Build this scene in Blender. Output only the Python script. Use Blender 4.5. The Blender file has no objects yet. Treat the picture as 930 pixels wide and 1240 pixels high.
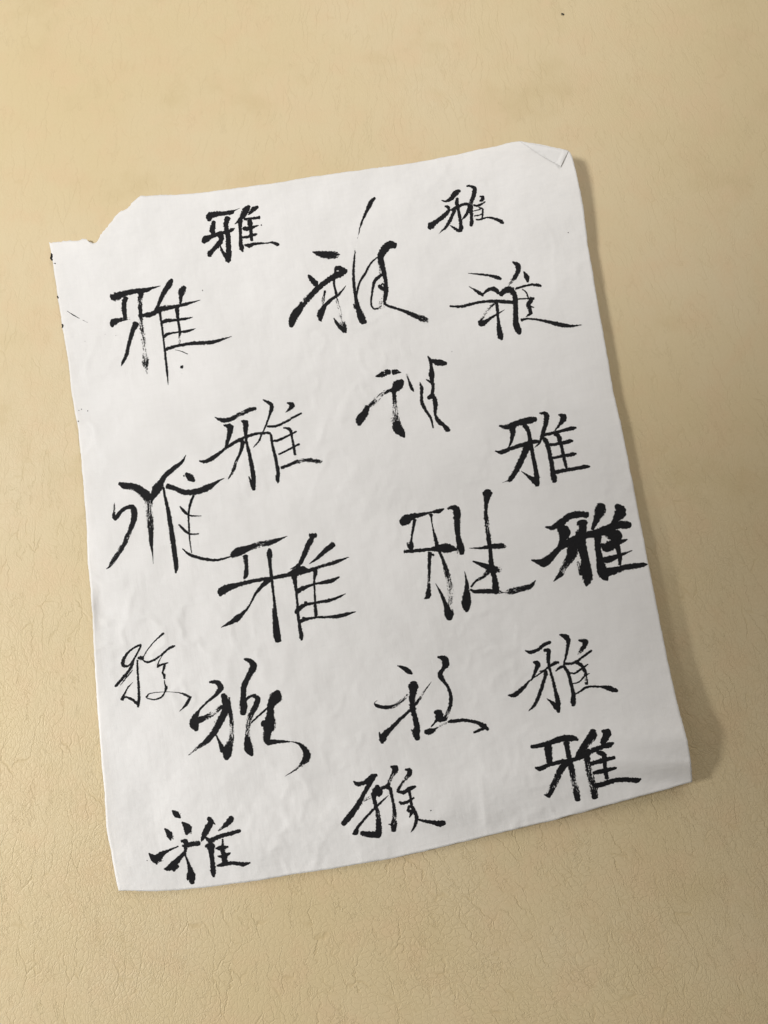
import bpy, bmesh, math, random
from mathutils import Vector, Matrix, noise

random.seed(7)
scene = bpy.context.scene
COL = scene.collection
R = math.radians

# ------------------------------------------------------------------ camera
TILT = R(7.0)
HEIGHT = 0.37
FPX = 1000.0                       # focal length in photograph pixels (930 x 1240)
cam_d = bpy.data.cameras.new('camera')
cam_d.sensor_fit = 'VERTICAL'
cam_d.sensor_height = 24.0
cam_d.sensor_width = 18.0
cam_d.lens = FPX / 1240.0 * 24.0
cam_d.clip_start = 0.01
cam_d.clip_end = 50
cam = bpy.data.objects.new('camera', cam_d)
cam.location = (0.0, -HEIGHT * math.tan(TILT), HEIGHT)
cam.rotation_euler = (TILT, 0, 0)
COL.objects.link(cam)
scene.camera = cam
CAMPOS = Vector(cam.location)
CAMROT = Matrix.Rotation(TILT, 3, 'X')

# ------------------------------------------------------------------ room light
world = bpy.data.worlds.new('World')
scene.world = world
world.use_nodes = True
bg = world.node_tree.nodes['Background']
bg.inputs['Color'].default_value = (1.0, 0.935, 0.84, 1)
bg.inputs['Strength'].default_value = 0.195

def room_lamp(loc, target, half_angle, blend, radius, weight, col):
    d = bpy.data.lights.new('room_lamp', 'SPOT')
    d.energy = weight * 39.5
    d.color = col
    d.spot_size = 2 * half_angle
    d.spot_blend = blend
    d.shadow_soft_size = radius
    o = bpy.data.objects.new('room_lamp', d)
    o.location = loc
    o.rotation_euler = (Vector(target) - Vector(loc)).to_track_quat('-Z', 'Y').to_euler()
    COL.objects.link(o)
    return o
# two lamps on the left; cones shaped to imitate a soft shadow at right
room_lamp((-0.72, 0.0, 0.92), (-0.15, 0.245, 0), 0.330, 0.74, 0.11, 1.11, (1.0, 0.985, 0.96))
room_lamp((-0.92, -0.16, 0.66), (-0.190, -0.245, 0), 0.262, 0.60, 0.10, 1.22, (1.0, 0.985, 0.96))
# broad soft fill light, added beyond the top edge to brighten the upper part
ld = bpy.data.lights.new('top_fill', 'AREA')
ld.shape = 'SQUARE'; ld.size = 0.55; ld.energy = 2.4; ld.color = (1.0, 0.95, 0.90)
lo = bpy.data.objects.new('top_fill', ld)
lo.location = (0.12, 0.62, 0.62)
lo.rotation_euler = (Vector((0.04, 0.22, 0)) - lo.location).to_track_quat('-Z', 'Y').to_euler()
COL.objects.link(lo)

scene.view_settings.view_transform = 'Standard'
scene.view_settings.look = 'None'
scene.view_settings.exposure = 0.07
scene.view_settings.gamma = 1.0
scene.view_settings.use_curve_mapping = False
scene.render.resolution_x = 768
scene.render.resolution_y = 1024

# ------------------------------------------------------------------ helpers
def at(px, py, z):
    """point of height z that was measured at photograph position (px, py)"""
    d = CAMROT @ Vector(((px - 465.0) / FPX, -(py - 620.0) / FPX, -1.0))
    k = (z - CAMPOS.z) / d.z
    return CAMPOS + d * k

def interp(tab, v):
    if v <= tab[0][0]: return tab[0][1]
    for (a, b), (c, d) in zip(tab, tab[1:]):
        if v <= c:
            f = (v - a) / (c - a)
            f = f * f * (3 - 2 * f)
            return b + (d - b) * f
    return tab[-1][1]

def lin(tab, v):
    if v <= tab[0][0]: return tab[0][1]
    for (a, b), (c, d) in zip(tab, tab[1:]):
        if v <= c:
            return b + (d - b) * (v - a) / (c - a)
    return tab[-1][1]

def sm(a, b, v):
    f = min(1, max(0, (v - a) / (b - a)))
    return f * f * (3 - 2 * f)

def new_obj(name, me, mat, parent=None):
    o = bpy.data.objects.new(name, me)
    COL.objects.link(o)
    if mat: me.materials.append(mat)
    if parent: o.parent = parent
    return o

def nodes(name):
    m = bpy.data.materials.new(name)
    m.use_nodes = True
    nt = m.node_tree
    for n in list(nt.nodes): nt.nodes.remove(n)
    out = nt.nodes.new('ShaderNodeOutputMaterial')
    return m, nt, out

def N(nt, typ, **kw):
    n = nt.nodes.new(typ)
    for k, v in kw.items():
        if k == 'op': n.operation = v
        elif hasattr(n, k): setattr(n, k, v)
    return n

def link(nt, a, b): nt.links.new(a, b)

def math_node(nt, op, a, b=None, c=None, clamp=False):
    n = nt.nodes.new('ShaderNodeMath'); n.operation = op; n.use_clamp = clamp
    for i, v in enumerate((a, b, c)):
        if v is None: continue
        if isinstance(v, (int, float)): n.inputs[i].default_value = v
        else: nt.links.new(v, n.inputs[i])
    return n.outputs[0]

def maprange(nt, v, a, b, c, d, smooth=True):
    n = nt.nodes.new('ShaderNodeMapRange')
    n.interpolation_type = 'SMOOTHSTEP' if smooth else 'LINEAR'
    nt.links.new(v, n.inputs['Value'])
    for k, x in zip(('From Min', 'From Max', 'To Min', 'To Max'), (a, b, c, d)):
        if isinstance(x, (int, float)): n.inputs[k].default_value = x
        else: nt.links.new(x, n.inputs[k])
    return n.outputs['Result']

def noise_tex(nt, vec, scale, detail=3, rough=0.5):
    n = nt.nodes.new('ShaderNodeTexNoise')
    n.inputs['Scale'].default_value = scale
    n.inputs['Detail'].default_value = detail
    n.inputs['Roughness'].default_value = rough
    nt.links.new(vec, n.inputs['Vector'])
    return n

def mapping(nt, vec, scale=(1, 1, 1), rot=(0, 0, 0), loc=(0, 0, 0)):
    n = nt.nodes.new('ShaderNodeMapping')
    n.inputs['Scale'].default_value = scale
    n.inputs['Rotation'].default_value = rot
    n.inputs['Location'].default_value = loc
    nt.links.new(vec, n.inputs['Vector'])
    return n.outputs[0]

# ------------------------------------------------------------------ materials
def leather_material():
    m, nt, out = nodes('cream_leather')
    b = N(nt, 'ShaderNodeBsdfPrincipled')
    co = N(nt, 'ShaderNodeTexCoord').outputs['Object']
    # warp so that the creases wander
    w1 = noise_tex(nt, co, 42, 2)
    w2 = noise_tex(nt, co, 190, 2)
    def warp(vec, tex, amt):
        s = N(nt, 'ShaderNodeVectorMath', op='SUBTRACT'); link(nt, tex.outputs['Color'], s.inputs[0]); s.inputs[1].default_value = (.5, .5, .5)
        k = N(nt, 'ShaderNodeVectorMath', op='SCALE'); link(nt, s.outputs[0], k.inputs[0]); k.inputs['Scale'].default_value = amt
        a = N(nt, 'ShaderNodeVectorMath', op='ADD'); link(nt, vec, a.inputs[0]); link(nt, k.outputs[0], a.inputs[1])
        return a.outputs[0]
    v = warp(warp(co, w1, 0.011), w2, 0.0026)
    # on one side of the hide the creases lean over
    sp = N(nt, 'ShaderNodeSeparateXYZ'); link(nt, v, sp.inputs[0])
    lean = math_node(nt, 'MULTIPLY', sp.outputs['Y'], maprange(nt, sp.outputs['X'], -0.08, 0.14, 0.0, 0.42))
    cb = N(nt, 'ShaderNodeCombineXYZ'); link(nt, math_node(nt, 'ADD', sp.outputs['X'], lean), cb.inputs['X'])
    link(nt, sp.outputs['Y'], cb.inputs['Y'])
    w3 = noise_tex(nt, co, 430, 2)
    v = warp(cb.outputs[0], w3, 0.0024)
    def cracks(scale, rot, stretch, width, loc):
        vec = mapping(nt, v, (1, stretch, 1), (0, 0, rot), loc)
        t = N(nt, 'ShaderNodeTexVoronoi'); t.feature = 'DISTANCE_TO_EDGE'
        t.voronoi_dimensions = '2D'
        t.inputs['Scale'].default_value = scale
        link(nt, vec, t.inputs['Vector'])
        return maprange(nt, t.outputs['Distance'], 0.0, width, 1.0, 0.0)
    def wander(scale, stretch, loc, width):
        t = noise_tex(nt, mapping(nt, v, (1, stretch, 1), (0, 0, R(2)), loc), scale, 4, 0.55)
        d = math_node(nt, 'ABSOLUTE', math_node(nt, 'SUBTRACT', t.outputs['Fac'], 0.5))
        return maprange(nt, d, 0.0, width, 1.0, 0.0)
    big = cracks(205, R(3), 0.22, 0.058, (0.3, 0.1, 0))
    big2 = wander(165, 0.22, (2.3, 4.1, 0), 0.016)
    mid = cracks(350, R(-6), 0.45, 0.085, (0.9, 0.4, 0))
    fine = cracks(620, R(8), 0.60, 0.16, (0.2, 0.8, 0))
    # creases break up: strong along some stretches, absent on others
    n_big = noise_tex(nt, mapping(nt, co, (1, .45, 1), (0, 0, 0), (3, 1, 0)), 95, 2)
    n_mid = noise_tex(nt, mapping(nt, co, (1, .6, 1), (0, 0, 0), (7, 5, 0)), 70, 3)
    n_area = noise_tex(nt, co, 11, 2)
    sep = N(nt, 'ShaderNodeSeparateXYZ'); link(nt, co, sep.inputs[0])
    worn = maprange(nt, sep.outputs['Y'], 0.10, -0.16, 0.30, 1.0)          # the hide is more crackled towards one end
    m_big = maprange(nt, n_big.outputs['Fac'], 0.42, 0.66, 0.0, 1.0)
    m_mid = maprange(nt, n_mid.outputs['Fac'], 0.44, 0.62, 0.05, 1.0)
    m_area = maprange(nt, n_area.outputs['Fac'], 0.35, 0.65, 0.5, 1.0)
    m_big2 = maprange(nt, n_big.outputs['Fac'], 0.56, 0.40, 0.0, 0.8)
    hb = math_node(nt, 'MAXIMUM', math_node(nt, 'MULTIPLY', big, m_big), math_node(nt, 'MULTIPLY', big2, m_big2))
    hm = math_node(nt, 'MULTIPLY', math_node(nt, 'MULTIPLY', mid, m_mid), worn)
    hf = math_node(nt, 'MULTIPLY', math_node(nt, 'MULTIPLY', fine, m_area), math_node(nt, 'MULTIPLY', worn, 0.56))
    hb2 = math_node(nt, 'MULTIPLY', hb, maprange(nt, sep.outputs['Y'], 0.12, -0.12, 0.42, 1.0))
    crease = math_node(nt, 'MAXIMUM', math_node(nt, 'MAXIMUM', hb2, math_node(nt, 'MULTIPLY', hm, 0.62)), hf)
    pebble = noise_tex(nt, mapping(nt, v, (1, .7, 1)), 900, 3, 0.6)
    swell = noise_tex(nt, mapping(nt, co, (1, .5, 1)), 60, 3)
    h = math_node(nt, 'MULTIPLY', crease, -1.0)
    h = math_node(nt, 'ADD', h, math_node(nt, 'MULTIPLY', pebble.outputs['Fac'], 0.36))
    h = math_node(nt, 'ADD', h, math_node(nt, 'MULTIPLY', swell.outputs['Fac'], 0.55))
    bump = N(nt, 'ShaderNodeBump')
    bump.inputs['Strength'].default_value = 0.52
    bump.inputs['Distance'].default_value = 0.00032
    link(nt, h, bump.inputs['Height'])
    link(nt, bump.outputs[0], b.inputs['Normal'])
    # colour: pale cream, slightly mottled, darker in the creases
    cn = noise_tex(nt, co, 7, 4, 0.6)
    mx = N(nt, 'ShaderNodeMix'); mx.data_type = 'RGBA'
    mx.inputs['A'].default_value = (0.590, 0.482, 0.286, 1)
    mx.inputs['B'].default_value = (0.612, 0.511, 0.332, 1)
    link(nt, maprange(nt, cn.outputs['Fac'], .3, .7, 0, 1), mx.inputs['Factor'])
    cn2 = noise_tex(nt, mapping(nt, co, (1, 1, 1), (0, 0, 0), (5, 2, 0)), 48, 4, 0.6)
    mxb = N(nt, 'ShaderNodeMix'); mxb.data_type = 'RGBA'
    link(nt, mx.outputs['Result'], mxb.inputs['A'])
    mxb.inputs['B'].default_value = (0.615, 0.462, 0.285, 1)
    link(nt, maprange(nt, cn2.outputs['Fac'], .42, .72, 0, .5), mxb.inputs['Factor'])
    cn3 = noise_tex(nt, mapping(nt, co, (1, 1, 1), (0, 0, 0), (1, 9, 0)), 21, 5, 0.65)
    mxc = N(nt, 'ShaderNodeMix'); mxc.data_type = 'RGBA'
    link(nt, mxb.outputs['Result'], mxc.inputs['A'])
    mxc.inputs['B'].default_value = (0.545, 0.440, 0.255, 1)
    link(nt, maprange(nt, cn3.outputs['Fac'], .52, .75, 0, .8), mxc.inputs['Factor'])
    mx2 = N(nt, 'ShaderNodeMix'); mx2.data_type = 'RGBA'
    link(nt, mxc.outputs['Result'], mx2.inputs['A'])
    mx2.inputs['B'].default_value = (0.47, 0.36, 0.185, 1)
    link(nt, math_node(nt, 'MULTIPLY', crease, 0.42), mx2.inputs['Factor'])
    link(nt, mx2.outputs['Result'], b.inputs['Base Color'])
    b.inputs['Roughness'].default_value = 0.52
    b.inputs['Specular IOR Level'].default_value = 0.35
    link(nt, b.outputs[0], out.inputs['Surface'])
    return m

def paper_material():
    m, nt, out = nodes('rice_paper')
    b = N(nt, 'ShaderNodeBsdfPrincipled')
    co = N(nt, 'ShaderNodeTexCoord').outputs['Object']
    rot = mapping(nt, co, (1, 1, 1), (0, 0, R(-10.5)))
    lx = noise_tex(nt, mapping(nt, rot, (1, .06, 1)), 900, 2)
    ly = noise_tex(nt, mapping(nt, rot, (.06, 1, 1)), 900, 2)
    fib = noise_tex(nt, co, 1500, 3)
    blot = noise_tex(nt, co, 26, 4, .55)
    # thin paper: it shows slightly cloudy, with faint chain lines
    weave = math_node(nt, 'ADD', lx.outputs['Fac'], ly.outputs['Fac'])
    f = math_node(nt, 'ADD', math_node(nt, 'MULTIPLY', maprange(nt, weave, .7, 1.3, 0, 1), 0.24), math_node(nt, 'MULTIPLY', maprange(nt, blot.outputs['Fac'], .3, .7, 0, 1), 0.76))
    mx = N(nt, 'ShaderNodeMix'); mx.data_type = 'RGBA'
    mx.inputs['A'].default_value = (0.836, 0.834, 0.832, 1)
    mx.inputs['B'].default_value = (0.902, 0.900, 0.902, 1)
    link(nt, f, mx.inputs['Factor'])
    link(nt, mx.outputs['Result'], b.inputs['Base Color'])
    b.inputs['Roughness'].default_value = 0.75
    b.inputs['Specular IOR Level'].default_value = 0.2
    crump = noise_tex(nt, co, 55, 3, .5)
    h = math_node(nt, 'ADD', math_node(nt, 'MULTIPLY', weave, 0.06), math_node(nt, 'MULTIPLY', fib.outputs['Fac'], 0.05))
    h = math_node(nt, 'ADD', h, math_node(nt, 'MULTIPLY', crump.outputs['Fac'], 1.6))
    bump = N(nt, 'ShaderNodeBump')
    bump.inputs['Strength'].default_value = 0.5
    bump.inputs['Distance'].default_value = 0.0017
    link(nt, h, bump.inputs['Height'])
    link(nt, bump.outputs[0], b.inputs['Normal'])
    tr = N(nt, 'ShaderNodeBsdfTranslucent')
    tr.inputs['Color'].default_value = (0.80, 0.76, 0.70, 1)
    mixs = N(nt, 'ShaderNodeMixShader'); mixs.inputs[0].default_value = 0.22
    link(nt, b.outputs[0], mixs.inputs[1]); link(nt, tr.outputs[0], mixs.inputs[2])
    link(nt, mixs.outputs[0], out.inputs['Surface'])
    return m

def ink_material():
    m, nt, out = nodes('black_ink')
    b = N(nt, 'ShaderNodeBsdfPrincipled')
    uv = N(nt, 'ShaderNodeUVMap'); uv.uv_map = 'stroke'
    dry = N(nt, 'ShaderNodeAttribute'); dry.attribute_name = 'dry'
    streak = noise_tex(nt, mapping(nt, uv.outputs[0], (0.13, 0.95, 1)), 1.0, 3, .6)
    speck = noise_tex(nt, mapping(nt, uv.outputs[0], (0.62, 0.75, 1)), 1.0, 3, .65)
    n = math_node(nt, 'ADD', math_node(nt, 'MULTIPLY', streak.outputs['Fac'], 0.55), math_node(nt, 'MULTIPLY', speck.outputs['Fac'], 0.45))
    n = math_node(nt, 'MULTIPLY_ADD', n, 3.4, -1.2)
    thr = math_node(nt, 'MULTIPLY_ADD', dry.outputs['Fac'], 1.2, -0.42)
    thr = math_node(nt, 'MULTIPLY_ADD', math_node(nt, 'MULTIPLY', dry.outputs['Fac'], 8.0, clamp=True), 0.34, thr)
    load = noise_tex(nt, mapping(nt, uv.outputs[0], (0.05, 0.10, 1)), 1.0, 1)
    thr = math_node(nt, 'ADD', thr, maprange(nt, load.outputs['Fac'], .45, .75, 0, .34))
    lo = math_node(nt, 'SUBTRACT', thr, 0.10)
    hi = math_node(nt, 'ADD', thr, 0.10)
    a = maprange(nt, n, lo, hi, 0.0, 1.0)
    tone = noise_tex(nt, uv.outputs[0], 0.5, 2)
    mx = N(nt, 'ShaderNodeMix'); mx.data_type = 'RGBA'
    mx.inputs['A'].default_value = (0.005, 0.005, 0.006, 1)
    mx.inputs['B'].default_value = (0.013, 0.0128, 0.0145, 1)
    link(nt, tone.outputs['Fac'], mx.inputs['Factor'])
    link(nt, mx.outputs['Result'], b.inputs['Base Color'])
    b.inputs['Roughness'].default_value = 0.7
    b.inputs['Specular IOR Level'].default_value = 0.15
    tr = N(nt, 'ShaderNodeBsdfTransparent')
    ms = N(nt, 'ShaderNodeMixShader')
    link(nt, a, ms.inputs[0]); link(nt, tr.outputs[0], ms.inputs[1]); link(nt, b.outputs[0], ms.inputs[2])
    link(nt, ms.outputs[0], out.inputs['Surface'])
    return m

LEATHER = leather_material()
PAPER = paper_material()
INK = ink_material()

# ------------------------------------------------------------------ leather surface
def build_leather():
    nx, ny = 150, 170
    x0, x1, y0, y1 = -0.45, 0.45, -0.50, 0.50
    vs, fs = [], []
    for j in range(ny + 1):
        for i in range(nx + 1):
            x = x0 + (x1 - x0) * i / nx
            y = y0 + (y1 - y0) * j / ny
            z = -0.0012 - 0.0012 * noise.noise(Vector((x * 6, y * 6, 3.1)))
            vs.append((x, y, z))
    for j in range(ny):
        for i in range(nx):
            a = j * (nx + 1) + i
            fs.append((a, a + 1, a + nx + 2, a + nx + 1))
    me = bpy.data.meshes.new('leather_surface')
    me.from_pydata(vs, [], fs)
    me.polygons.foreach_set('use_smooth', [True] * len(me.polygons))
    o = new_obj('leather_surface', me, LEATHER)
    o['kind'] = 'structure'
    o['label'] = 'cream crackled leather surface the paper lies on'
    return o
build_leather()

# ------------------------------------------------------------------ paper outline (photograph pixels)
LEFT = [(59.3,293.5),(62,306),(64,318),(70,360),(76,400),(83,440),(86.5,474),(89.6,491),(93.7,513),(98.3,554),(101.4,592),(105,638),(106.3,680),
        (110,713),(112,747),(112.7,772),(114.5,802),(116.2,830),(118.3,863),(121.6,903),(126,955),(129,1003),(134.6,1033),(139,1057),(143.5,1079)]
TOP = [(59.3,293.5),(72,292.3),(82,291.6),(95,291),(104,288.4),(107,291.6),(111,294.3),(115.5,294.6),(118,292.6),(120.5,287),(125,279.5),
       (129,275.6),(134,269.5),(137,265.5),(142,259.5),(148,254.6),(154,252.5),(158,247.5),(163.5,242),(169.5,237.3),(200,236),(233.5,234.3),(279,228.8),
       (330,222),(398,211),(465,202),(500,197.5),(551.6,187.4),(603,176.3),(616,172.9),(629,170.8),(640,172.6),(660,176),(681,180),(687,182)]
RIGHT = [(687,182),(690.5,184.8),(693,190),(695,197),(700,218),(706.5,253),(711.6,294.5),(719,338),(736,434),(743,475),(752.7,517),(767,588),(781.5,664),
         (797,742),(808.7,800),(823,864),(832.5,897),(837.3,926),(838,947)]
BOTTOM = [(143.5,1079),(191,1079.2),(230,1076.5),(262,1073),(310,1066.5),(356.5,1058.7),(415,1050),(475,1039.5),(530,1027),(587.5,1012.8),(665,994.5),(745,972.5),
          (797,958.5),(838,947)]

def resample(poly, n):
    d = [0]
    for a, b in zip(poly, poly[1:]): d.append(d[-1] + math.hypot(b[0]-a[0], b[1]-a[1]))
    out = []
    k = 0
    for i in range(n + 1):
        s = d[-1] * i / n
        while k < len(d) - 2 and s > d[k + 1]: k += 1
        f = (s - d[k]) / (d[k + 1] - d[k])
        out.append((poly[k][0] + (poly[k+1][0]-poly[k][0]) * f, poly[k][1] + (poly[k+1][1]-poly[k][1]) * f))
    return out

RX = [(p[1], p[0]) for p in RIGHT]
LX = [(p[1], p[0]) for p in LEFT]
BY = [(p[0], p[1]) for p in BOTTOM]
TY = [(p[0], p[1]) for p in TOP]
LIFT = [(175, 9.5), (205, 9.5), (255, 7.4), (320, 6.0), (420, 5.8), (560, 6.2), (700, 7.6), (800, 8.6), (860, 10.2), (890, 11.0), (920, 9.0), (950, 4.6)]

# soft folds of the sheet: (x0,y0,x1,y1, half width px, height mm); the sheet stands a little higher on one side
FOLDS = [(160,455,210,470,14,.35),(210,470,235,500,12,.3),(583,945,590,1012,16,.95),(500,1000,560,985,14,.7),(420,985,440,1045,14,.5),(300,1000,360,1055,16,.3),
         (700,800,690,900,16,.4),(420,430,380,560,22,.3),(600,430,640,500,20,.35),(240,900,200,980,22,.3),(330,830,420,900,18,.3),
         (160,300,110,300,12,.5),(560,740,620,800,16,.35),(470,560,430,640,14,.25),(330,350,290,440,16,.25),(620,250,690,262,18,.4)]

def height(px, py):
    """height of the sheet above the leather in metres"""
    d = lin(RX, py) - px
    z = interp(LIFT, py) * max(0.0, 1 - d / 260.0) ** 1.7
    # the lower edge rolls over
    b = lin(BY, px) - py
    z += 1.5 * math.exp(-((b - 48) / 34.0) ** 2)
    # upper edge barely lifted near the folded corner
    z += 1.6 * math.exp(-((px - 632) / 60.0) ** 2 - ((py - 172) / 26.0) ** 2)
    # raised bit of the torn corner
    z += 1.0 * math.exp(-((px - 112) / 26.0) ** 2 - ((py - 293) / 16.0) ** 2)
    # edge standing up on the left
    e = max(0.0, (121 - px) / 10.0)
    z += 1.1 * math.exp(-((py - 738) / 24.0) ** 2) * min(e, 1.3) ** 1.3
    el = px - lin(LX, py)
    z += 0.55 * math.exp(-el / 18.0) * (0.5 + 0.5 * math.sin(py / 37.0))
    # general cockling
    z += 0.9 + 0.75 * noise.noise(Vector((px / 120.0, py / 140.0, 1.7))) + 0.30 * noise.noise(Vector((px / 47.0, py / 55.0, 5.2)))
    # small sharp crumples, only in places
    r = noise.noise(Vector((px / 34.0, py / 40.0, 12.5))) + .35 * noise.noise(Vector((px / 13.0, py / 15.0, 3.3)))
    k = max(0.0, noise.noise(Vector((px / 150.0, py / 170.0, 8.8))) + .18)
    z += 0.55 * k * max(0.0, 1 - abs(r) * 3.2) ** 1.5
    for x0, y0, x1, y1, w, h in FOLDS:
        dx, dy = x1 - x0, y1 - y0
        L = math.hypot(dx, dy)
        t = ((px - x0) * dx + (py - y0) * dy) / (L * L)
        q = ((px - x0) * dy - (py - y0) * dx) / L
        along = math.exp(-max(0, abs(t - .5) - .5) ** 2 * 30)
        if abs(q) < w * 5:
            z += .75 * h * along * (.65 + .8 * noise.noise(Vector((px / 30, py / 30, 2)))) * math.exp(-abs(q) / w) * (1.0 if q > 0 else math.exp(-abs(q) / (w * .5)))
    return max(z, 0.25) * 0.001

def sheet_point(px, py, lift=0.0):
    return at(px, py, height(px, py) + lift)

def build_sheet():
    nu, nv = 260, 320
    top, bot = resample(TOP, nu), resample(BOTTOM, nu)
    # bottom and top share the column parameter by arc length; the sides by row
    lef, rig = resample(LEFT, nv), resample(RIGHT, nv)
    vs, fs = [], []
    P00, P10, P01, P11 = top[0], top[-1], bot[0], bot[-1]
    for j in range(nv + 1):
        t = j / nv
        for i in range(nu + 1):
            s = i / nu
            q = []
            for k in (0, 1):
                c = (1-t)*top[i][k] + t*bot[i][k] + (1-s)*lef[j][k] + s*rig[j][k] \
                    - ((1-s)*(1-t)*P00[k] + s*(1-t)*P10[k] + (1-s)*t*P01[k] + s*t*P11[k])
                q.append(c)
            px, py = q
            # fibres: cut and torn edges are never ruler-straight
            if i == 0 or j == 0 or i == nu or j == nv:
                torn = 1.5 if (j == 0 and px < 175) else 0.42
                px += torn * noise.noise(Vector((px / 2.6, py / 2.6, 9)))
                py += torn * noise.noise(Vector((px / 2.6, py / 2.6, 4)))
                px += .7 * noise.noise(Vector((px / 17., py / 17., 2)))
                py += .7 * noise.noise(Vector((px / 17., py / 17., 6)))
            vs.append(sheet_point(px, py))
    for j in range(nv):
        for i in range(nu):
            a = j * (nu + 1) + i
            fs.append((a, a + nu + 1, a + nu + 2, a + 1))
    me = bpy.data.meshes.new('paper_sheet')
    me.from_pydata(vs, [], fs)
    me.polygons.foreach_set('use_smooth', [True] * len(me.polygons))
    o = new_obj('paper_sheet', me, PAPER)
    md = o.modifiers.new('thickness', 'SOLIDIFY')
    md.thickness = 0.00011
    md.offset = -1
    o['label'] = 'white rice paper sheet covered in black brush-written characters lying on cream leather'
    o['category'] = 'paper'
    return o
SHEET = build_sheet()

def patch(name, poly, lifts, parent, n=14):
    """a small folded-over piece of the sheet: quad given by four photograph points"""
    vs, fs = [], []
    for j in range(n + 1):
        for i in range(n + 1):
            s, t = i / n, j / n
            w = ((1-s)*(1-t), s*(1-t), s*t, (1-s)*t)
            px = sum(a * p[0] for a, p in zip(w, poly))
            py = sum(a * p[1] for a, p in zip(w, poly))
            l = sum(a * p for a, p in zip(w, lifts))
            vs.append(sheet_point(px, py, l * .001 + 0.0003 * math.sin(math.pi * s) * math.sin(math.pi * t)))
    for j in range(n):
        for i in range(n):
            a = j * (n + 1) + i
            fs.append((a, a + n + 1, a + n + 2, a + 1))
    me = bpy.data.meshes.new(name)
    me.from_pydata(vs, [], fs)
    me.polygons.foreach_set('use_smooth', [True] * len(me.polygons))
    o = new_obj(name, me, PAPER, parent)
    md = o.modifiers.new('thickness', 'SOLIDIFY'); md.thickness = 0.00011; md.offset = 1
    return o
corner = patch('folded_corner', [(629.5,171.4),(687.2,182.4),(678.3,201.2),(655,188)], [0.04, 0.10, 0.34, 0.10], SHEET)
corner['label'] = 'small corner of the sheet folded over onto itself'
patch('folded_edge', [(681.5,180.6),(688.3,183.0),(678.9,201.9),(674.0,198.6)], [0.25, 0.2, 0.75, 0.6], corner)

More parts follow.
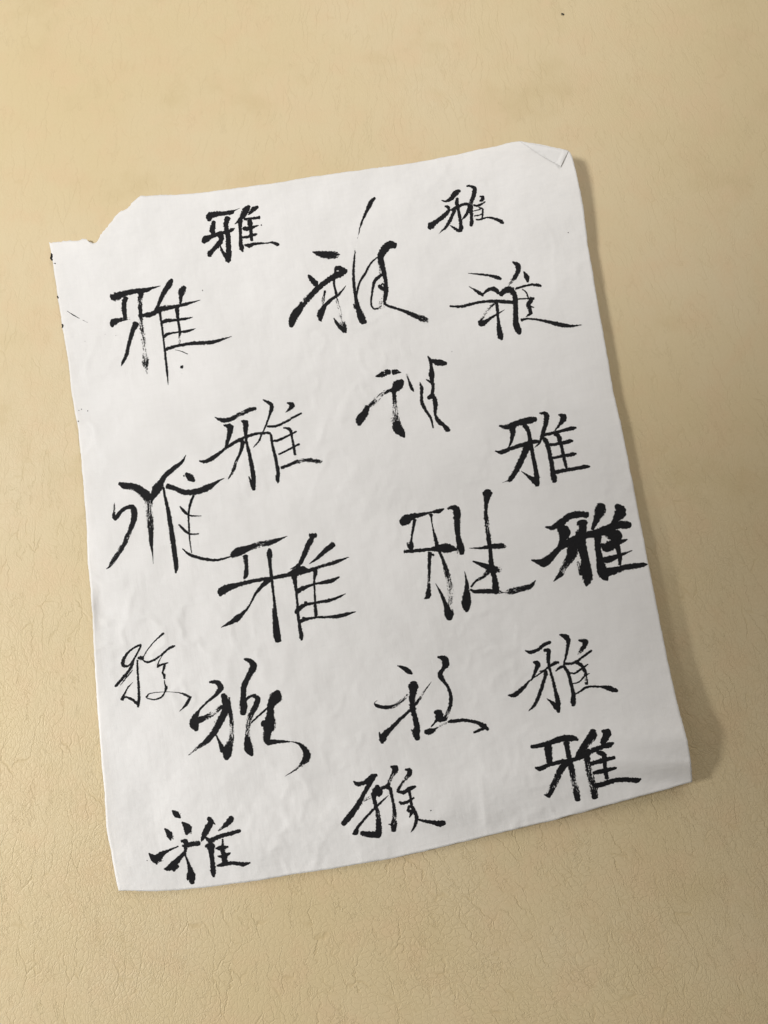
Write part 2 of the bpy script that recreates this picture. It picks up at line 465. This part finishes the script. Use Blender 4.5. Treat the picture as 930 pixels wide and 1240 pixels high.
# ------------------------------------------------------------------ the writing
# each entry: left and top of the measured square, its width in photograph pixels (shown 930 wide), then the strokes:
# "x y width [dryness], ..." along the brush's path
WRITING = [
 (240,240,100,[
  "125 250 40,125 205 78,200 180 62,300 168 46,380 156 46,415 135 12,470 112 2",
  "178 262 36,165 320 60,158 370 60,175 400 40",
  "60 495 46,85 462 78,150 430 50,230 400 42,330 378 40,380 357 38,412 338 8",
  "328 222 66,315 290 52,320 360 52,335 430 56,340 520 54,345 620 60,345 700 46,340 720 30",
  "240 510 6,268 590 30,300 640 40,335 700 50",
  "258 430 70,258 470 54,215 530 60,170 580 46,135 622 60,125 652 35",
  "575 92 36,535 135 78,500 200 60,460 250 35,412 292 8",
  "670 95 30,630 120 55,595 155 40,562 187 8",
  "475 258 55,472 300 46,475 400 36,478 500 46,490 560 50,500 602 18",
  "520 235 30,600 228 28,690 215 34",
  "580 255 55,585 290 58,590 330 42,595 400 40,602 475 32",
  "508 340 36,555 345 50,620 325 30,682 304 5",
  "492 442 24,560 435 30,620 413 36,660 403 20",
  "515 525 12,570 532 46,650 512 28,780 505 14,840 500 26,888 520 40,907 520 26",
  "708 300 12,714 300 12"]),
 (130,332,150,[
  "22 150 4,48 172 62,120 148 44,200 128 38,280 122 36,340 103 17,400 88 2",
  "138 178 36,125 220 38,128 280 33,134 332 28",
  "38 395 16,42 365 52,90 345 30,150 335 28 .4,220 325 26 .62,260 310 28,330 302 38,372 280 28",
  "360 285 22,385 268 50,430 255 40,500 245 28,600 222 22,650 208 12,700 193 2",
  "252 148 40,245 200 34 .2,248 280 30,250 340 28 .25,262 430 30 .45,275 520 33 .45,285 600 38 .45,288 670 46 .25,292 712 28 .5,298 748 6 .55",
  "214 372 50,190 430 34,165 510 28,145 600 26,120 655 22,104 690 3",
  "482 40 24,466 75 46,430 130 38,400 190 30,380 235 22,345 282 10 .5",
  "578 98 34,562 125 54,552 165 29,548 218 20",
  "392 280 20,405 360 16,420 480 15,432 580 17,445 700 17,453 780 10,456 832 2",
  "522 243 34,525 300 25,535 370 18,545 430 20,540 480 12 .4,543 530 11 .3",
  "412 366 18,438 350 30,500 345 20,560 338 20,600 332 17,642 321 2",
  "425 470 22,450 450 22,520 437 12,600 428 20,662 407 2",
  "433 578 12,450 560 24,540 535 20,640 520 26,780 512 28,860 490 16,932 467 3",
  "508 568 2,560 580 5,602 600 6","553 697 22,562 697 26","538 740 9 .72,570 742 9 .74",
  "60 458 4 .75,92 466 4 .78,112 474 5 .5"]),
 (345,235,180,[
  "175 362 10,220 375 36,280 382 48,325 380 38 .15,342 380 12 .4",
  "148 508 16,165 530 32,190 560 36,200 578 18",
  "320 462 26,350 466 30,385 484 22",
  "384 484 20,345 500 40,300 520 34,230 570 32,170 625 36,110 690 40 .1,70 745 50,46 790 48,40 828 24",
  "318 462 18,312 500 14,308 560 14,320 620 16,335 700 22 .4,355 780 28 .55,366 830 40 .15,382 866 12",
  "306 776 5,330 815 22,372 858 26",
  "250 606 14,243 650 16 .4,235 700 16 .5",
  "382 572 2,340 625 14,290 660 20,250 700 26,225 745 44,222 785 26,228 796 8",
  "562 24 16,535 55 28,510 110 19,480 180 12,458 262 5 .5,441 340 4 .7,436 390 10,430 460 15,430 540 18,440 630 20,455 700 28,475 765 46,490 795 44,507 800 20",
  "430 690 10 .2,440 715 12 .2",
  "688 322 40,655 318 48,625 345 50,600 385 42,605 430 36,620 490 28,632 560 24,632 620 28,626 685 16,680 710 16,740 730 18,800 755 28 .15,860 780 38 .25,900 795 30 .6,916 806 10 .75",
  "590 390 16 .3,588 440 18 .4,594 492 16 .5",
  "585 390 6,540 430 10,500 500 15,465 560 12,448 640 10",
  "632 492 14,590 515 22,560 550 19,545 620 12,540 690 12,560 718 11,600 708 14 .6",
  "612 630 40 .6,600 705 44 .62",
  "590 572 20,604 588 26,632 600 22",
  "598 574 8,612 560 8,622 578 8"]),
 (515,220,100,[
  "182 210 8,235 220 25,290 190 46,340 130 62,375 105 50,390 112 26",
  "222 278 18,255 285 36,265 315 30,240 355 46,180 410 48,110 460 54,65 500 82,50 525 48",
  "362 186 28,356 230 42,368 300 35,385 380 35,398 460 38,402 520 50,385 555 34,330 525 30,276 490 5",
  "285 318 14,325 325 36,300 390 36,265 460 35,225 520 30,190 550 12,152 588 2",
  "300 318 34,370 282 35,440 252 32,490 265 34,485 320 36,455 380 32,412 428 10",
  "468 50 20,510 52 28,555 78 44,548 140 48,528 200 46,512 250 42 .2,515 310 42 .12,522 400 36,522 460 46,515 495 36",
  "615 165 15,645 175 36,640 205 40,612 217 14",
  "543 262 18,590 270 28,650 242 20,677 226 10",
  "600 288 10,645 305 18,645 350 18,640 410 18",
  "540 332 8,620 310 14","553 387 12,610 376 12,658 348 7",
  "572 425 14,610 428 22,680 405 18,750 408 22,820 430 38,860 455 42,882 466 20"]),
 (545,310,160,[
  "128 122 3,200 128 12,280 138 18,335 152 28,358 162 16",
  "133 214 3,175 240 16,210 262 26,232 282 10","232 268 12,255 248 20,285 232 26,315 235 36,342 262 20",
  "0 353 12,80 355 20,150 338 20,230 322 18 .1,320 318 24,420 325 26,450 325 22",
  "325 315 26,332 370 23,338 440 20,345 510 34,355 560 44,362 586 24",
  "308 338 12,270 375 22 .5,235 430 22 .5,212 465 24",
  "204 460 22,222 476 42,260 455 26,320 415 14,384 378 2",
  "440 42 10,475 65 38,480 100 34,455 150 28 .1,425 190 24 .5,395 225 20 .55",
  "355 272 30,390 242 40,430 240 48,455 280 36,460 350 35,462 430 38,465 480 42,480 520 46,490 546 24",
  "518 108 5,538 145 34,548 182 14",
  "462 231 14,510 215 14,570 202 15,620 205 21,641 213 10",
  "508 233 5,535 255 10,550 295 11","473 302 10,540 300 8,590 298 16",
  "574 300 34,552 345 30,562 380 27,565 405 24,532 428 2","560 355 12,590 362 6",
  "502 450 20,540 442 13,620 448 14,700 465 22,780 485 30,850 492 20,928 485 2"]),
 (428,425,120,[
  "208 238 8,260 225 46,315 200 50,338 197 46","374 200 50,400 195 46 .12,447 200 8 .3",
  "455 280 46,425 315 95,385 357 70,350 372 34",
  "345 368 28 .1,270 405 36 .35,210 460 46 .38,158 512 42 .3",
  "135 525 45,100 590 66,60 650 78,56 692 36",
  "378 372 38,385 450 38 .1,395 520 48 .32,400 600 78 .46,400 670 88 .38",
  "404 680 78,418 730 92,455 775 62,477 808 22",
  "500 218 24 .68,512 255 14 .1,545 345 30,566 380 9",
  "624 293 6,640 350 32,640 420 26,645 490 32,688 572 26,728 636 22,748 722 12",
  "698 50 12,722 90 30,730 150 30,733 220 56,736 270 36,748 340 30,742 400 30,766 470 46,768 530 40,770 600 24,800 660 44,850 700 35,880 735 46,900 746 28",
  "682 266 8,730 300 22","702 440 34,735 425 48",
  "735 92 34,800 108 60,850 115 42,872 118 24"]),
 (238,478,160,[
  "128 157 3,180 180 28,240 172 32,300 140 28 .3,370 108 28 .1,416 97 22",
  "190 213 8,235 230 46,230 280 32,215 340 24,205 375 14",
  "20 468 9,70 468 28,150 420 26,205 378 18 .15,270 335 24,340 300 20,420 275 20,500 268 18,522 280 18,535 360 18,555 440 22,572 530 24,572 600 26,573 620 12",
  "558 568 8,565 600 14",
  "316 183 10,345 200 44,345 260 26,350 320 20 .1,370 410 24,392 520 30,402 600 31,402 668 22",
  "368 575 5,385 620 20,395 656 22",
  "296 318 18,325 335 32,310 400 20,280 470 20 .1,255 540 20 .1,223 594 4",
  "468 36 8,515 60 25,530 85 30,512 150 16,490 210 12,468 260 10,440 320 15 .2,400 372 3",
  "638 58 10,675 70 34,655 100 20,626 124 3",
  "498 222 15,550 222 18,620 195 16 .1,680 160 17,737 130 14",
  "613 233 11,655 245 21,672 300 16 .1,685 370 17 .1,693 422 16 .1",
  "538 325 12,575 320 18,640 290 14,702 258 12","578 419 10,640 390 14,723 347 14",
  "598 514 22,650 495 20,720 468 25 .1,800 462 27 .22,860 470 27 .22,884 468 12 .4"]),
 (598,490,120,[
  "52 198 14,110 210 46,180 190 56,270 160 60,350 145 62,392 135 46",
  "172 212 66,178 260 50,165 340 28,138 402 9",
  "13 436 9,75 445 40,160 412 35,260 380 38,340 355 43,400 345 33,435 350 28",
  "290 193 50,325 250 38,340 330 40,355 420 35,375 520 38,395 620 42,405 700 50,410 758 34",
  "256 622 3,320 670 25,375 712 50,405 755 36",
  "312 398 72,280 470 60,240 560 55,190 650 48,150 705 40,120 718 8,80 732 3",
  "428 80 11,490 90 46,492 150 46,475 220 40,455 280 32,440 330 25,420 370 16,382 402 4",
  "608 93 14,655 120 62,620 185 30,568 247 4",
  "458 288 30,560 265 28,660 240 30,740 222 39,772 215 15",
  "458 308 30,490 345 46,515 420 38,540 540 41,550 620 46,565 690 60,570 722 40",
  "568 280 25,605 292 45,625 360 32,650 460 32,672 560 32,681 590 25",
  "500 380 30,600 368 28,710 345 39,740 338 20","545 502 28,650 482 30,740 465 37,772 460 20",
  "575 635 36,700 610 33,820 590 36,870 580 37,902 582 12"]),
 (128,550,150,[
  "103 220 26,140 235 50,210 245 52,270 280 66,315 325 68,326 380 52 .4,328 450 50 .35,335 520 46 .15,340 600 36,343 680 26,352 750 8,357 822 2",
  "275 335 26 .5,298 395 32 .6",
  "602 6 3,570 60 22,500 115 37,440 170 37,415 215 46,385 260 72,360 310 45,344 352 14",
  "66 366 3,62 420 18 .35,60 460 24",
  "58 470 26,75 482 30,110 435 28,160 400 30,200 400 38,215 440 46,205 510 38,170 600 34 .18,130 690 34 .18,90 750 34 .25,50 810 30 .1,25 845 12 .25,6 862 4 .2",
  "432 248 16,450 340 22,475 460 32,500 620 38,520 760 36,530 850 34,525 892 9",
  "604 146 24,635 175 52,664 202 20","584 162 12,589 163 12",
  "463 240 40,520 258 34,590 285 39,680 280 45,770 248 46,840 205 18,892 179 2",
  "660 310 16,635 375 18,622 450 13,626 560 12,632 660 9 .1,645 742 5 .1",
  "558 393 9,590 430 22,630 460 12,718 464 4","550 528 11,600 580 20,640 600 12,698 598 8",
  "576 710 7,620 748 18,700 778 22,800 795 19,870 788 16,930 771 9,965 764 5"]),
 (260,640,175,[
  "112 175 34,150 150 56,220 125 38 .05,290 102 36 .2,350 92 36 .05,410 72 20,466 50 5 .2",
  "198 178 36,203 240 24,202 295 30,188 325 9",
  "36 432 18,42 408 52,80 385 46,150 362 30,260 335 24,370 318 24,470 298 28,520 280 50,560 268 56,610 270 26,680 245 20 .25,760 222 24,800 208 20,864 184 3",
  "352 133 20,353 158 36,356 230 22,365 310 20,378 420 15,388 520 22,392 600 37,400 680 47,408 722 40",
  "370 515 3,380 570 16","345 333 36,300 375 24,260 425 16,220 500 12,180 545 25,145 578 38,100 605 24,42 637 3",
  "612 43 22,650 45 30","632 52 36,600 110 34,570 180 32,545 230 22,486 262 3",
  "762 103 38,720 135 34,660 190 20,610 227 4",
  "512 308 40,520 370 20,530 460 15,537 560 18,548 640 21,558 700 28,558 718 12",
  "650 258 14,648 285 28,640 330 14,645 450 13,650 540 24,652 567 12",
  "530 405 32,560 388 30,640 358 14,740 340 28,802 311 8",
  "523 542 26,555 505 28,588 490 22,660 475 16,750 460 22,842 420 3","580 478 18,590 478 20",
  "543 603 24,575 587 22,650 572 14,720 570 14 .22,790 565 26,860 548 18,908 535 3","566 575 14,578 576 14"]),
 (480,588,175,[
  "36 242 42,60 222 64,100 200 40,170 185 22,230 170 14,270 165 30,306 149 7",
  "118 220 22,105 290 16,97 350 13,95 385 34,95 408 28","70 370 14 .3,78 395 18 .3",
  "52 425 20,140 418 23,220 410 22,270 405 46,330 402 60,388 411 14",
  "222 188 26,224 205 12,232 260 7,246 320 18,258 370 24,266 412 32",
  "280 430 18,300 480 20,320 540 30 .15,345 640 38 .35,350 720 42 .58,345 780 42 .45,340 828 60,340 856 40",
  "252 630 2,285 690 16,315 760 28,335 820 55",
  "215 433 24,212 520 20,208 620 16 .15,207 680 30,203 712 34,178 729 3","228 446 14,240 448 14",
  "332 150 14,350 142 22,385 150 42,390 200 46,392 270 38,400 340 32,415 400 46,422 437 30",
  "395 440 9 .72,405 540 9 .8","390 390 6,392 440 5 .5",
  "438 552 2,452 620 18,452 700 44,450 760 62,453 808 22",
  "586 36 44,586 46 66,583 72 48,578 120 25,575 180 24 .15,585 260 28 .15,595 350 28 .05,605 430 22,612 520 36,630 590 32,640 660 42,640 692 26",
  "468 402 2,540 402 14,600 393 28,680 388 35,704 394 14 .5",
  "493 487 9,540 505 24,600 530 42,635 540 42,668 540 30 .55",
  "600 540 40,560 585 20 .25,510 615 14,482 652 12","478 668 12,500 682 20,540 680 28,620 680 30,690 685 25 .62,740 680 38 .2,800 665 38 .12,860 650 30 .15,885 625 16,896 610 4"]),
 (640,605,150,[
  "128 206 12,180 210 36,240 175 50,310 125 50,380 112 52,442 115 42",
  "240 205 60,268 250 92,255 310 52,225 370 42,170 430 52,115 472 72,80 468 44,22 454 9",
  "230 378 26,290 330 44,370 290 60,440 265 50,520 250 60,600 215 56,680 190 56,740 190 62,762 190 40",
  "402 175 82,405 220 62,390 280 82,400 360 72,420 430 62,430 500 76,442 570 80,438 622 56,434 648 16",
  "372 470 26 .45,395 560 34 .2",
  "340 340 102,320 420 70 .05,280 490 56 .12,240 560 40 .12,188 614 4",
  "545 45 66,535 90 82,510 150 50,478 222 22",
  "660 45 36,692 88 88,660 140 56,618 187 8",
  "522 260 60,520 350 46,535 440 52,550 530 76,575 580 62,592 607 14",
  "560 545 60,640 535 56,720 510 42,800 498 42 .1,860 490 32 .1,893 484 6",
  "560 240 50,640 265 92,680 270 50,660 320 56,675 380 36,685 430 36,686 488 20",
  "545 335 20,588 355 78,660 325 52,742 299 7","562 450 36,600 450 52,680 420 30,778 381 5 .2"]),
 (135,762,100,[
  "332 180 26,290 190 22,210 240 22,150 310 32,125 380 42,142 412 32,200 405 20,250 340 22,300 250 18,327 188 20",
  "252 345 20,225 420 30,160 510 30,90 590 32,43 642 26","238 458 5,180 530 15 .2,98 632 4",
  "303 325 34,350 325 52","292 350 20,293 450 22,300 560 24,308 680 26,310 800 32,298 874 22",
  "242 597 3,190 650 14,150 720 20,118 792 38","118 790 34,150 765 22,210 780 26 .15,270 820 32 .1,302 862 28",
  "584 46 28,550 75 22,480 140 12,400 240 10,360 310 10",
  "355 350 10,400 370 24,470 350 22,560 290 20,640 220 24,690 195 30,714 184 12",
  "592 268 6,545 340 8,520 400 15,520 428 20","525 415 26,580 395 22,637 378 12",
  "600 388 28,590 440 26,574 490 18,592 512 26,595 555 22","596 575 8,598 610 14,614 655 28,600 710 18,550 770 20,470 792 14,400 775 14",
  "392 765 22,430 725 10,520 710 7,640 705 5,760 715 10,830 735 28,892 770 26","888 766 24,860 815 38,820 870 22,763 927 3"]),
 (225,790,160,[
  "168 210 14,215 210 30,245 245 42,215 295 26,150 350 16,100 400 16,70 450 42,60 500 72,76 545 32",
  "85 480 50,140 455 36 .1,200 425 34 .35,252 385 36",
  "262 300 38,280 350 52,280 400 52,250 470 48,200 560 44,140 630 36,90 665 22 .3,18 724 3 .5",
  "305 318 10,310 400 24,320 460 30 .1,325 540 32 .35,318 620 40 .35,300 670 60 .1,290 720 62,285 750 28",
  "213 578 9,235 630 20,265 690 46","200 450 20 .75,210 540 12 .72",
  "412 46 14,460 65 40,475 100 50,440 170 40 .05,410 240 40 .1,405 310 40,405 390 56,402 432 38",
  "412 340 26,450 312 16,490 300 22",
  "470 305 16,505 325 36,490 380 40 .1,460 440 38 .22,440 500 36 .42,435 570 36 .2,435 630 46,445 680 60,464 725 22",
  "648 275 34,635 310 86,600 370 52,595 430 52,588 500 76,575 560 56,570 610 52,585 632 42,640 628 28,732 628 9",
  "540 500 40,570 505 60","622 470 14 .3,620 520 24 .3,614 552 14 .3",
  "582 385 6,530 430 14 .2,460 495 8",
  "738 628 4,800 645 18,840 690 40,852 735 54,820 780 30 .1,780 820 12 .2,698 872 2"]),
 (450,788,150,[
  "193 112 5,240 130 30,275 152 38,303 174 14",
  "316 244 58,315 262 82,310 300 58,305 350 48,308 420 46,325 500 38,340 570 46,335 620 56,346 664 34","296 593 6,325 610 26",
  "42 373 3,22 392 6,40 412 24,100 425 28,170 415 26 .28,220 380 26 .36,270 330 22 .4",
  "448 232 2,400 300 10 .35,350 375 20 .2,290 445 20,220 510 24,150 580 34,100 630 46,82 670 52,80 692 24","58 612 8,64 640 20",
  "498 47 16,545 60 48,556 100 52,535 140 30,512 172 34","512 172 30,517 192 44,535 220 28,570 270 22,595 340 27,590 410 28 .05,570 470 26 .2,548 515 30",
  "548 515 34,515 505 62,500 470 62,476 462 30",
  "492 518 26,470 545 14,446 572 6","404 610 32,440 605 48,472 594 24","470 592 16 .3,520 560 16 .6,560 545 16 .4",
  "575 535 16,600 530 26,690 522 26,780 535 24,840 565 38,874 592 22","852 578 26,768 614 16"]),
 (612,762,140,[
  "158 169 7,200 185 28,260 165 27,310 125 29,363 103 22",
  "226 264 16,260 275 42,245 330 28,220 390 20,205 410 12",
  "22 530 8,70 530 36,140 475 30,200 410 11,280 355 12,340 310 16,400 272 28,427 265 20",
  "312 170 22,345 172 36,345 240 30,360 330 20,385 420 24,405 510 28,422 580 40,427 664 30","332 557 3,375 590 26,415 630 46",
  "276 338 7,325 345 32,310 410 26,275 520 28,235 610 24,187 657 5",
  "436 43 11,490 65 46,505 100 33,495 180 22,475 260 16,470 285 12","405 337 8,435 310 22,470 300 22",
  "588 88 10,640 100 46,635 135 36,600 180 28 .3,578 214 10 .55",
  "478 277 20,540 272 20,600 240 18 .1,692 171 18",
  "470 300 24,505 350 26,525 430 27,545 510 30,546 580 43,546 612 30",
  "560 265 25,605 285 26,635 330 26 .1,650 390 22 .25,652 438 30",
  "508 344 9,555 355 14,600 325 18,663 281 9","538 436 8,590 425 10,640 375 14,678 354 7",
  "553 526 14,600 500 16,660 465 18,760 462 15,820 470 38,880 490 37,902 496 18"]),
 (642,878,140,[
  "10 175 28,60 168 35,150 145 40,250 110 52,330 105 52,383 117 22",
  "142 165 70,150 240 55,158 312 50",
  "42 342 16,80 350 40,150 322 31,240 298 35,320 285 34,390 265 38,430 235 60,500 205 42,580 175 38,640 158 42,672 144 14",
  "290 142 46,305 220 38,320 300 46,335 360 46 .1,350 440 49 .25,370 530 53 .22,382 602 44 .05",
  "295 298 48,250 355 56,210 440 50 .15,170 520 48 .1,145 572 40","112 560 8,140 568 20",
  "505 46 48,500 85 72,450 150 60 .05,400 220 50,366 258 14",
  "578 48 22,620 62 60,600 110 56,580 145 40",
  "455 258 50,470 340 50 .25,490 430 56 .3,510 510 56 .18,520 582 52",
  "543 217 36,590 240 42,600 300 32,605 370 31,618 428 34",
  "488 312 34,570 288 37,677 261 30","508 386 24,560 375 36,640 358 31,692 344 18",
  "535 488 42,600 470 41,700 442 37,800 440 37,850 445 42,890 434 14"]),
 (410,922,135,[
  "123 166 8,160 188 38,220 175 36,280 130 50,317 113 24",
  "285 140 46,250 200 38,200 290 36,150 380 46,90 460 50,38 522 44",
  "180 360 34 .4,230 315 26 .5,282 292 20 .55",
  "322 206 38,320 250 92,295 280 46,305 350 32,325 430 34 .25,335 520 46 .08,335 580 52,342 622 28","190 598 36,260 610 52,340 612 52",
  "417 283 2,350 345 18,280 410 20,210 490 20,160 550 26,140 595 46,118 606 14",
  "436 43 16,475 60 52,460 95 40 .08,430 150 28 .35,410 200 30 .1,362 222 28",
  "395 210 38,430 230 30,450 320 24,465 400 28 .1,465 470 36 .2,460 530 52 .1,460 578 38","420 525 14 .4,432 528 14 .4",
  "556 68 12,590 75 42,590 105 38 .1,550 155 25 .4,510 210 22 .2,492 255 20","490 250 18,540 258 30,600 225 36,643 209 16",
  "590 250 26,600 310 20,610 370 26,640 430 28,650 480 29,630 550 20,601 592 3",
  "508 338 18,530 350 26,575 338 26,628 303 14","590 370 20,580 410 23,610 420 30,592 468 7",
  "658 485 14,720 498 26,800 512 36,850 520 50,882 510 36"]),
 (176,976,130,[
  "233 38 10,265 70 52,302 102 18","305 62 30 .55,330 60 46 .68,362 82 34 .75",
  "168 196 12,205 240 52,220 295 16","234 262 16 .2,242 286 10 .3",
  "318 142 16,360 185 68,358 244 28","395 180 16 .2,392 238 16 .35",
  "32 410 10,55 435 44,95 460 74,132 425 56,190 390 24,284 350 9","92 490 30,98 506 10",
  "312 305 20,345 305 40,350 345 32,345 420 18 .1,370 490 22,390 560 46,400 610 66,405 668 38","362 580 12 .4,366 640 18",
  "320 345 14,350 345 34,400 330 42,466 325 42",
  "342 398 24,290 460 46,240 510 62,200 540 48,163 546 14","280 520 30 .1,242 560 22",
  "545 104 30,566 135 50,530 210 56,502 270 40,485 307 7","580 140 20,604 158 8",
  "745 95 34,735 125 52,690 170 35,632 214 8 .3",
  "525 275 18,560 300 44,640 265 36,740 238 35,820 214 28",
  "520 348 18,562 350 66,570 400 46,580 480 36 .05,588 560 46,590 614 16",
  "668 288 14,668 330 20,665 370 32,680 420 42,690 500 52",
  "610 368 13,660 365 46,714 352 16","628 435 13,680 435 42,737 408 13",
  "622 518 16,680 505 36,760 495 31,850 505 37,907 491 13"]),
]

def catmull(p0, p1, p2, p3, t):
    out = []
    for a, b, c, d in zip(p0, p1, p2, p3):
        # centripetal-like damping: tangents limited so that widths do not overshoot
        m1, m2 = (c - a) * .5, (d - b) * .5
        t2, t3 = t * t, t * t * t
        out.append((2*t3 - 3*t2 + 1) * b + (t3 - 2*t2 + t) * m1 + (-2*t3 + 3*t2) * c + (t3 - t2) * m2)
    return out

stroke_no = 0
def brush_stroke(pts, parent, order):
    """pts: (px, py, width, dry) in photograph pixels -> thin ink ribbon lying on the sheet"""
    global stroke_no
    stroke_no += 1
    seed = stroke_no * 3.37
    if len(pts) == 1: pts = pts * 2
    P = [pts[0]] + pts + [pts[-1]]
    # damp tangents where neighbouring segments differ much in length
    samp = []
    for k in range(1, len(P) - 2):
        p0, p1, p2, p3 = P[k-1], P[k], P[k+1], P[k+2]
        L = math.hypot(p2[0]-p1[0], p2[1]-p1[1]) or 1e-6
        def lim(a, b, sign):
            l = math.hypot(a[0]-b[0], a[1]-b[1])
            if l < 1e-6: return a
            f = min(1.0, 1.4 * L / l)
            return tuple(b[i] + (a[i] - b[i]) * f for i in range(4))
        q0, q3 = lim(p0, p1, 1), lim(p3, p2, 1)
        n = max(2, int(L / 0.55))
        for i in range(n):
            samp.append(catmull(q0, p1, p2, q3, i / n))
    samp.append(list(P[-2]))
    # round caps (brush lands and lifts)
    def cap(p, q):
        dx, dy = p[0]-q[0], p[1]-q[1]
        l = math.hypot(dx, dy) or 1
        r = max(p[2], .1) / 2
        out = []
        for a in (0.35, 0.62, 0.82, 0.94, 0.995):
            out.append([p[0] + dx/l*r*a*.62, p[1] + dy/l*r*a*.62, p[2] * math.sqrt(1-a*a), p[3]])
        return out
    start = cap(samp[0], samp[min(2, len(samp)-1)])[::-1]
    end = cap(samp[-1], samp[max(-3, -len(samp))])
    samp = start + samp + end
    n = len(samp)
    vs, uvs, dr = [], [], []
    u = 0.0
    cols = (-1.0, -0.5, 0.0, 0.5, 1.0)
    lift = 0.00003 + 0.000004 * (order % 20)
    for i, (x, y, w, d) in enumerate(samp):
        a, b = samp[max(0, i-2)], samp[min(n-1, i+2)]
        tx, ty = b[0]-a[0], b[1]-a[1]
        l = math.hypot(tx, ty) or 1
        nx, ny = -ty/l, tx/l
        if i: u += math.hypot(x - samp[i-1][0], y - samp[i-1][1])
        w = max(w + 0.22 * min(1, w), 0.2)
        jr = 0.42 + 0.06 * w + 1.0 * d
        jl = [noise.noise(Vector((u * .42, s * 7 + seed, 1.3))) * jr * .55 + noise.noise(Vector((u * 0.95, s * 7 + seed, 8.3))) * jr * .95 + max(-.25, noise.noise(Vector((u * .7, s * 7 + seed, 3.9)))) * min(.8, .14 * w) for s in (0, 1)]
        hw = w / 2
        for c in cols:
            j = jl[0] if c < 0 else jl[1]
            off = c * max(0.06, hw + (j if abs(c) == 1 else j * .5) * min(1, w / 1.5))
            vs.append(sheet_point(x + nx*off, y + ny*off, lift))
            uvs.append((u * 0.8 + seed * 5, off * 0.8 + seed))
            dr.append(max(0.0, d) + (0.17 if abs(c) == 1 and w > 1.8 else 0.0))
    m = len(cols)
    fs = []
    for i in range(n - 1):
        for k in range(m - 1):
            a = i*m + k
            fs.append((a, a+1, a+m+1, a+m))
    me = bpy.data.meshes.new('brush_stroke')
    me.from_pydata(vs, [], fs)
    uv = me.uv_layers.new(name='stroke')
    for lp in me.loops: uv.data[lp.index].uv = uvs[lp.vertex_index]
    at_ = me.attributes.new('dry', 'FLOAT', 'POINT')
    at_.data.foreach_set('value', dr)
    me.polygons.foreach_set('use_smooth', [True] * len(me.polygons))
    return new_obj('brush_stroke', me, INK, parent)

def parse(txt, x0, y0, s):
    out = []
    for tok in txt.split(','):
        v = [float(q) for q in tok.split()]
        out.append((x0 + v[0] / s, y0 + v[1] / s, v[2] / s, v[3] if len(v) > 3 else 0.0))
    return out

for (x0, y0, w, strokes) in WRITING:
    s = 930.0 / w
    ch = bpy.data.objects.new('ink_character', None)
    COL.objects.link(ch)
    ch.empty_display_size = 0.005
    ch.parent = SHEET
    for k, txt in enumerate(strokes):
        brush_stroke(parse(txt, x0, y0, s), ch, k)

# stray touches of the brush and splashes
SPLASH = [
 "62 307 1.6,62.7 310 2.6,62 313 2.2,63.5 315 1.4", "65.5 318.5 1 .3,67 319.5 1 .3", "69.6 358.5 1.2,70.4 361 1.6",
 "75.4 393 1.8,76.3 394.5 2.2,75 397 .8", "81 376.5 .3,88 381 .9,96 385.5 .6", "100 387.5 .4 .3,106 390.5 .3 .4",
 "126 404.7 .5 .5,128 404.7 .5 .5", "101 413 2.6 .76,106 417 3.0 .80", "95.3 497 .7,95.8 497 .7", "98.5 495.5 .9,99 495.5 .9",
 "106 497.5 1,106.5 497.5 1", "94.5 510 1.3,95.2 510.2 1.3", "245 351.5 1.1 .1,245.5 351.7 1.1 .1", "688 281.4 .9,688.4 281.6 .9",
 "177.8 1042 .8,178.3 1042 .8", "197 1042.5 .7,197.5 1042.5 .7", "521.5 981.3 1 .2,522 981.7 1 .2", "547 425.5 .6,547.5 425.5 .6"]
for k, txt in enumerate(SPLASH):
    o = brush_stroke(parse(txt, 0, 0, 1), SHEET, k)
    o.name = 'ink_splash'

# ------------------------------------------------------------------ a crumb on the leather
def crumb():
    bm = bmesh.new()
    bmesh.ops.create_icosphere(bm, subdivisions=2, radius=1)
    for v in bm.verts:
        k = 1 + .35 * noise.noise(v.co * 1.7)
        v.co = Vector((v.co.x * 0.00085 * k, v.co.y * 0.0004 * k, v.co.z * 0.0003 * k))
    me = bpy.data.meshes.new('crumb')
    bm.to_mesh(me); bm.free()
    me.polygons.foreach_set('use_smooth', [True] * len(me.polygons))
    m, nt, out = nodes('dark_crumb')
    b = N(nt, 'ShaderNodeBsdfPrincipled')
    t = noise_tex(nt, N(nt, 'ShaderNodeTexCoord').outputs['Object'], 900, 2)
    mx = N(nt, 'ShaderNodeMix'); mx.data_type = 'RGBA'
    mx.inputs['A'].default_value = (.01, .009, .008, 1); mx.inputs['B'].default_value = (.035, .03, .025, 1)
    link(nt, t.outputs['Fac'], mx.inputs['Factor']); link(nt, mx.outputs['Result'], b.inputs['Base Color'])
    b.inputs['Roughness'].default_value = .8
    link(nt, b.outputs[0], out.inputs['Surface'])
    o = new_obj('crumb', me, m)
    p = at(681.5, 17, -0.0009)
    o.location = p
    o.rotation_euler = (0, 0, R(-20))
    o['label'] = 'tiny black crumb lying on bare cream leather'
    o['category'] = 'crumb'
crumb()
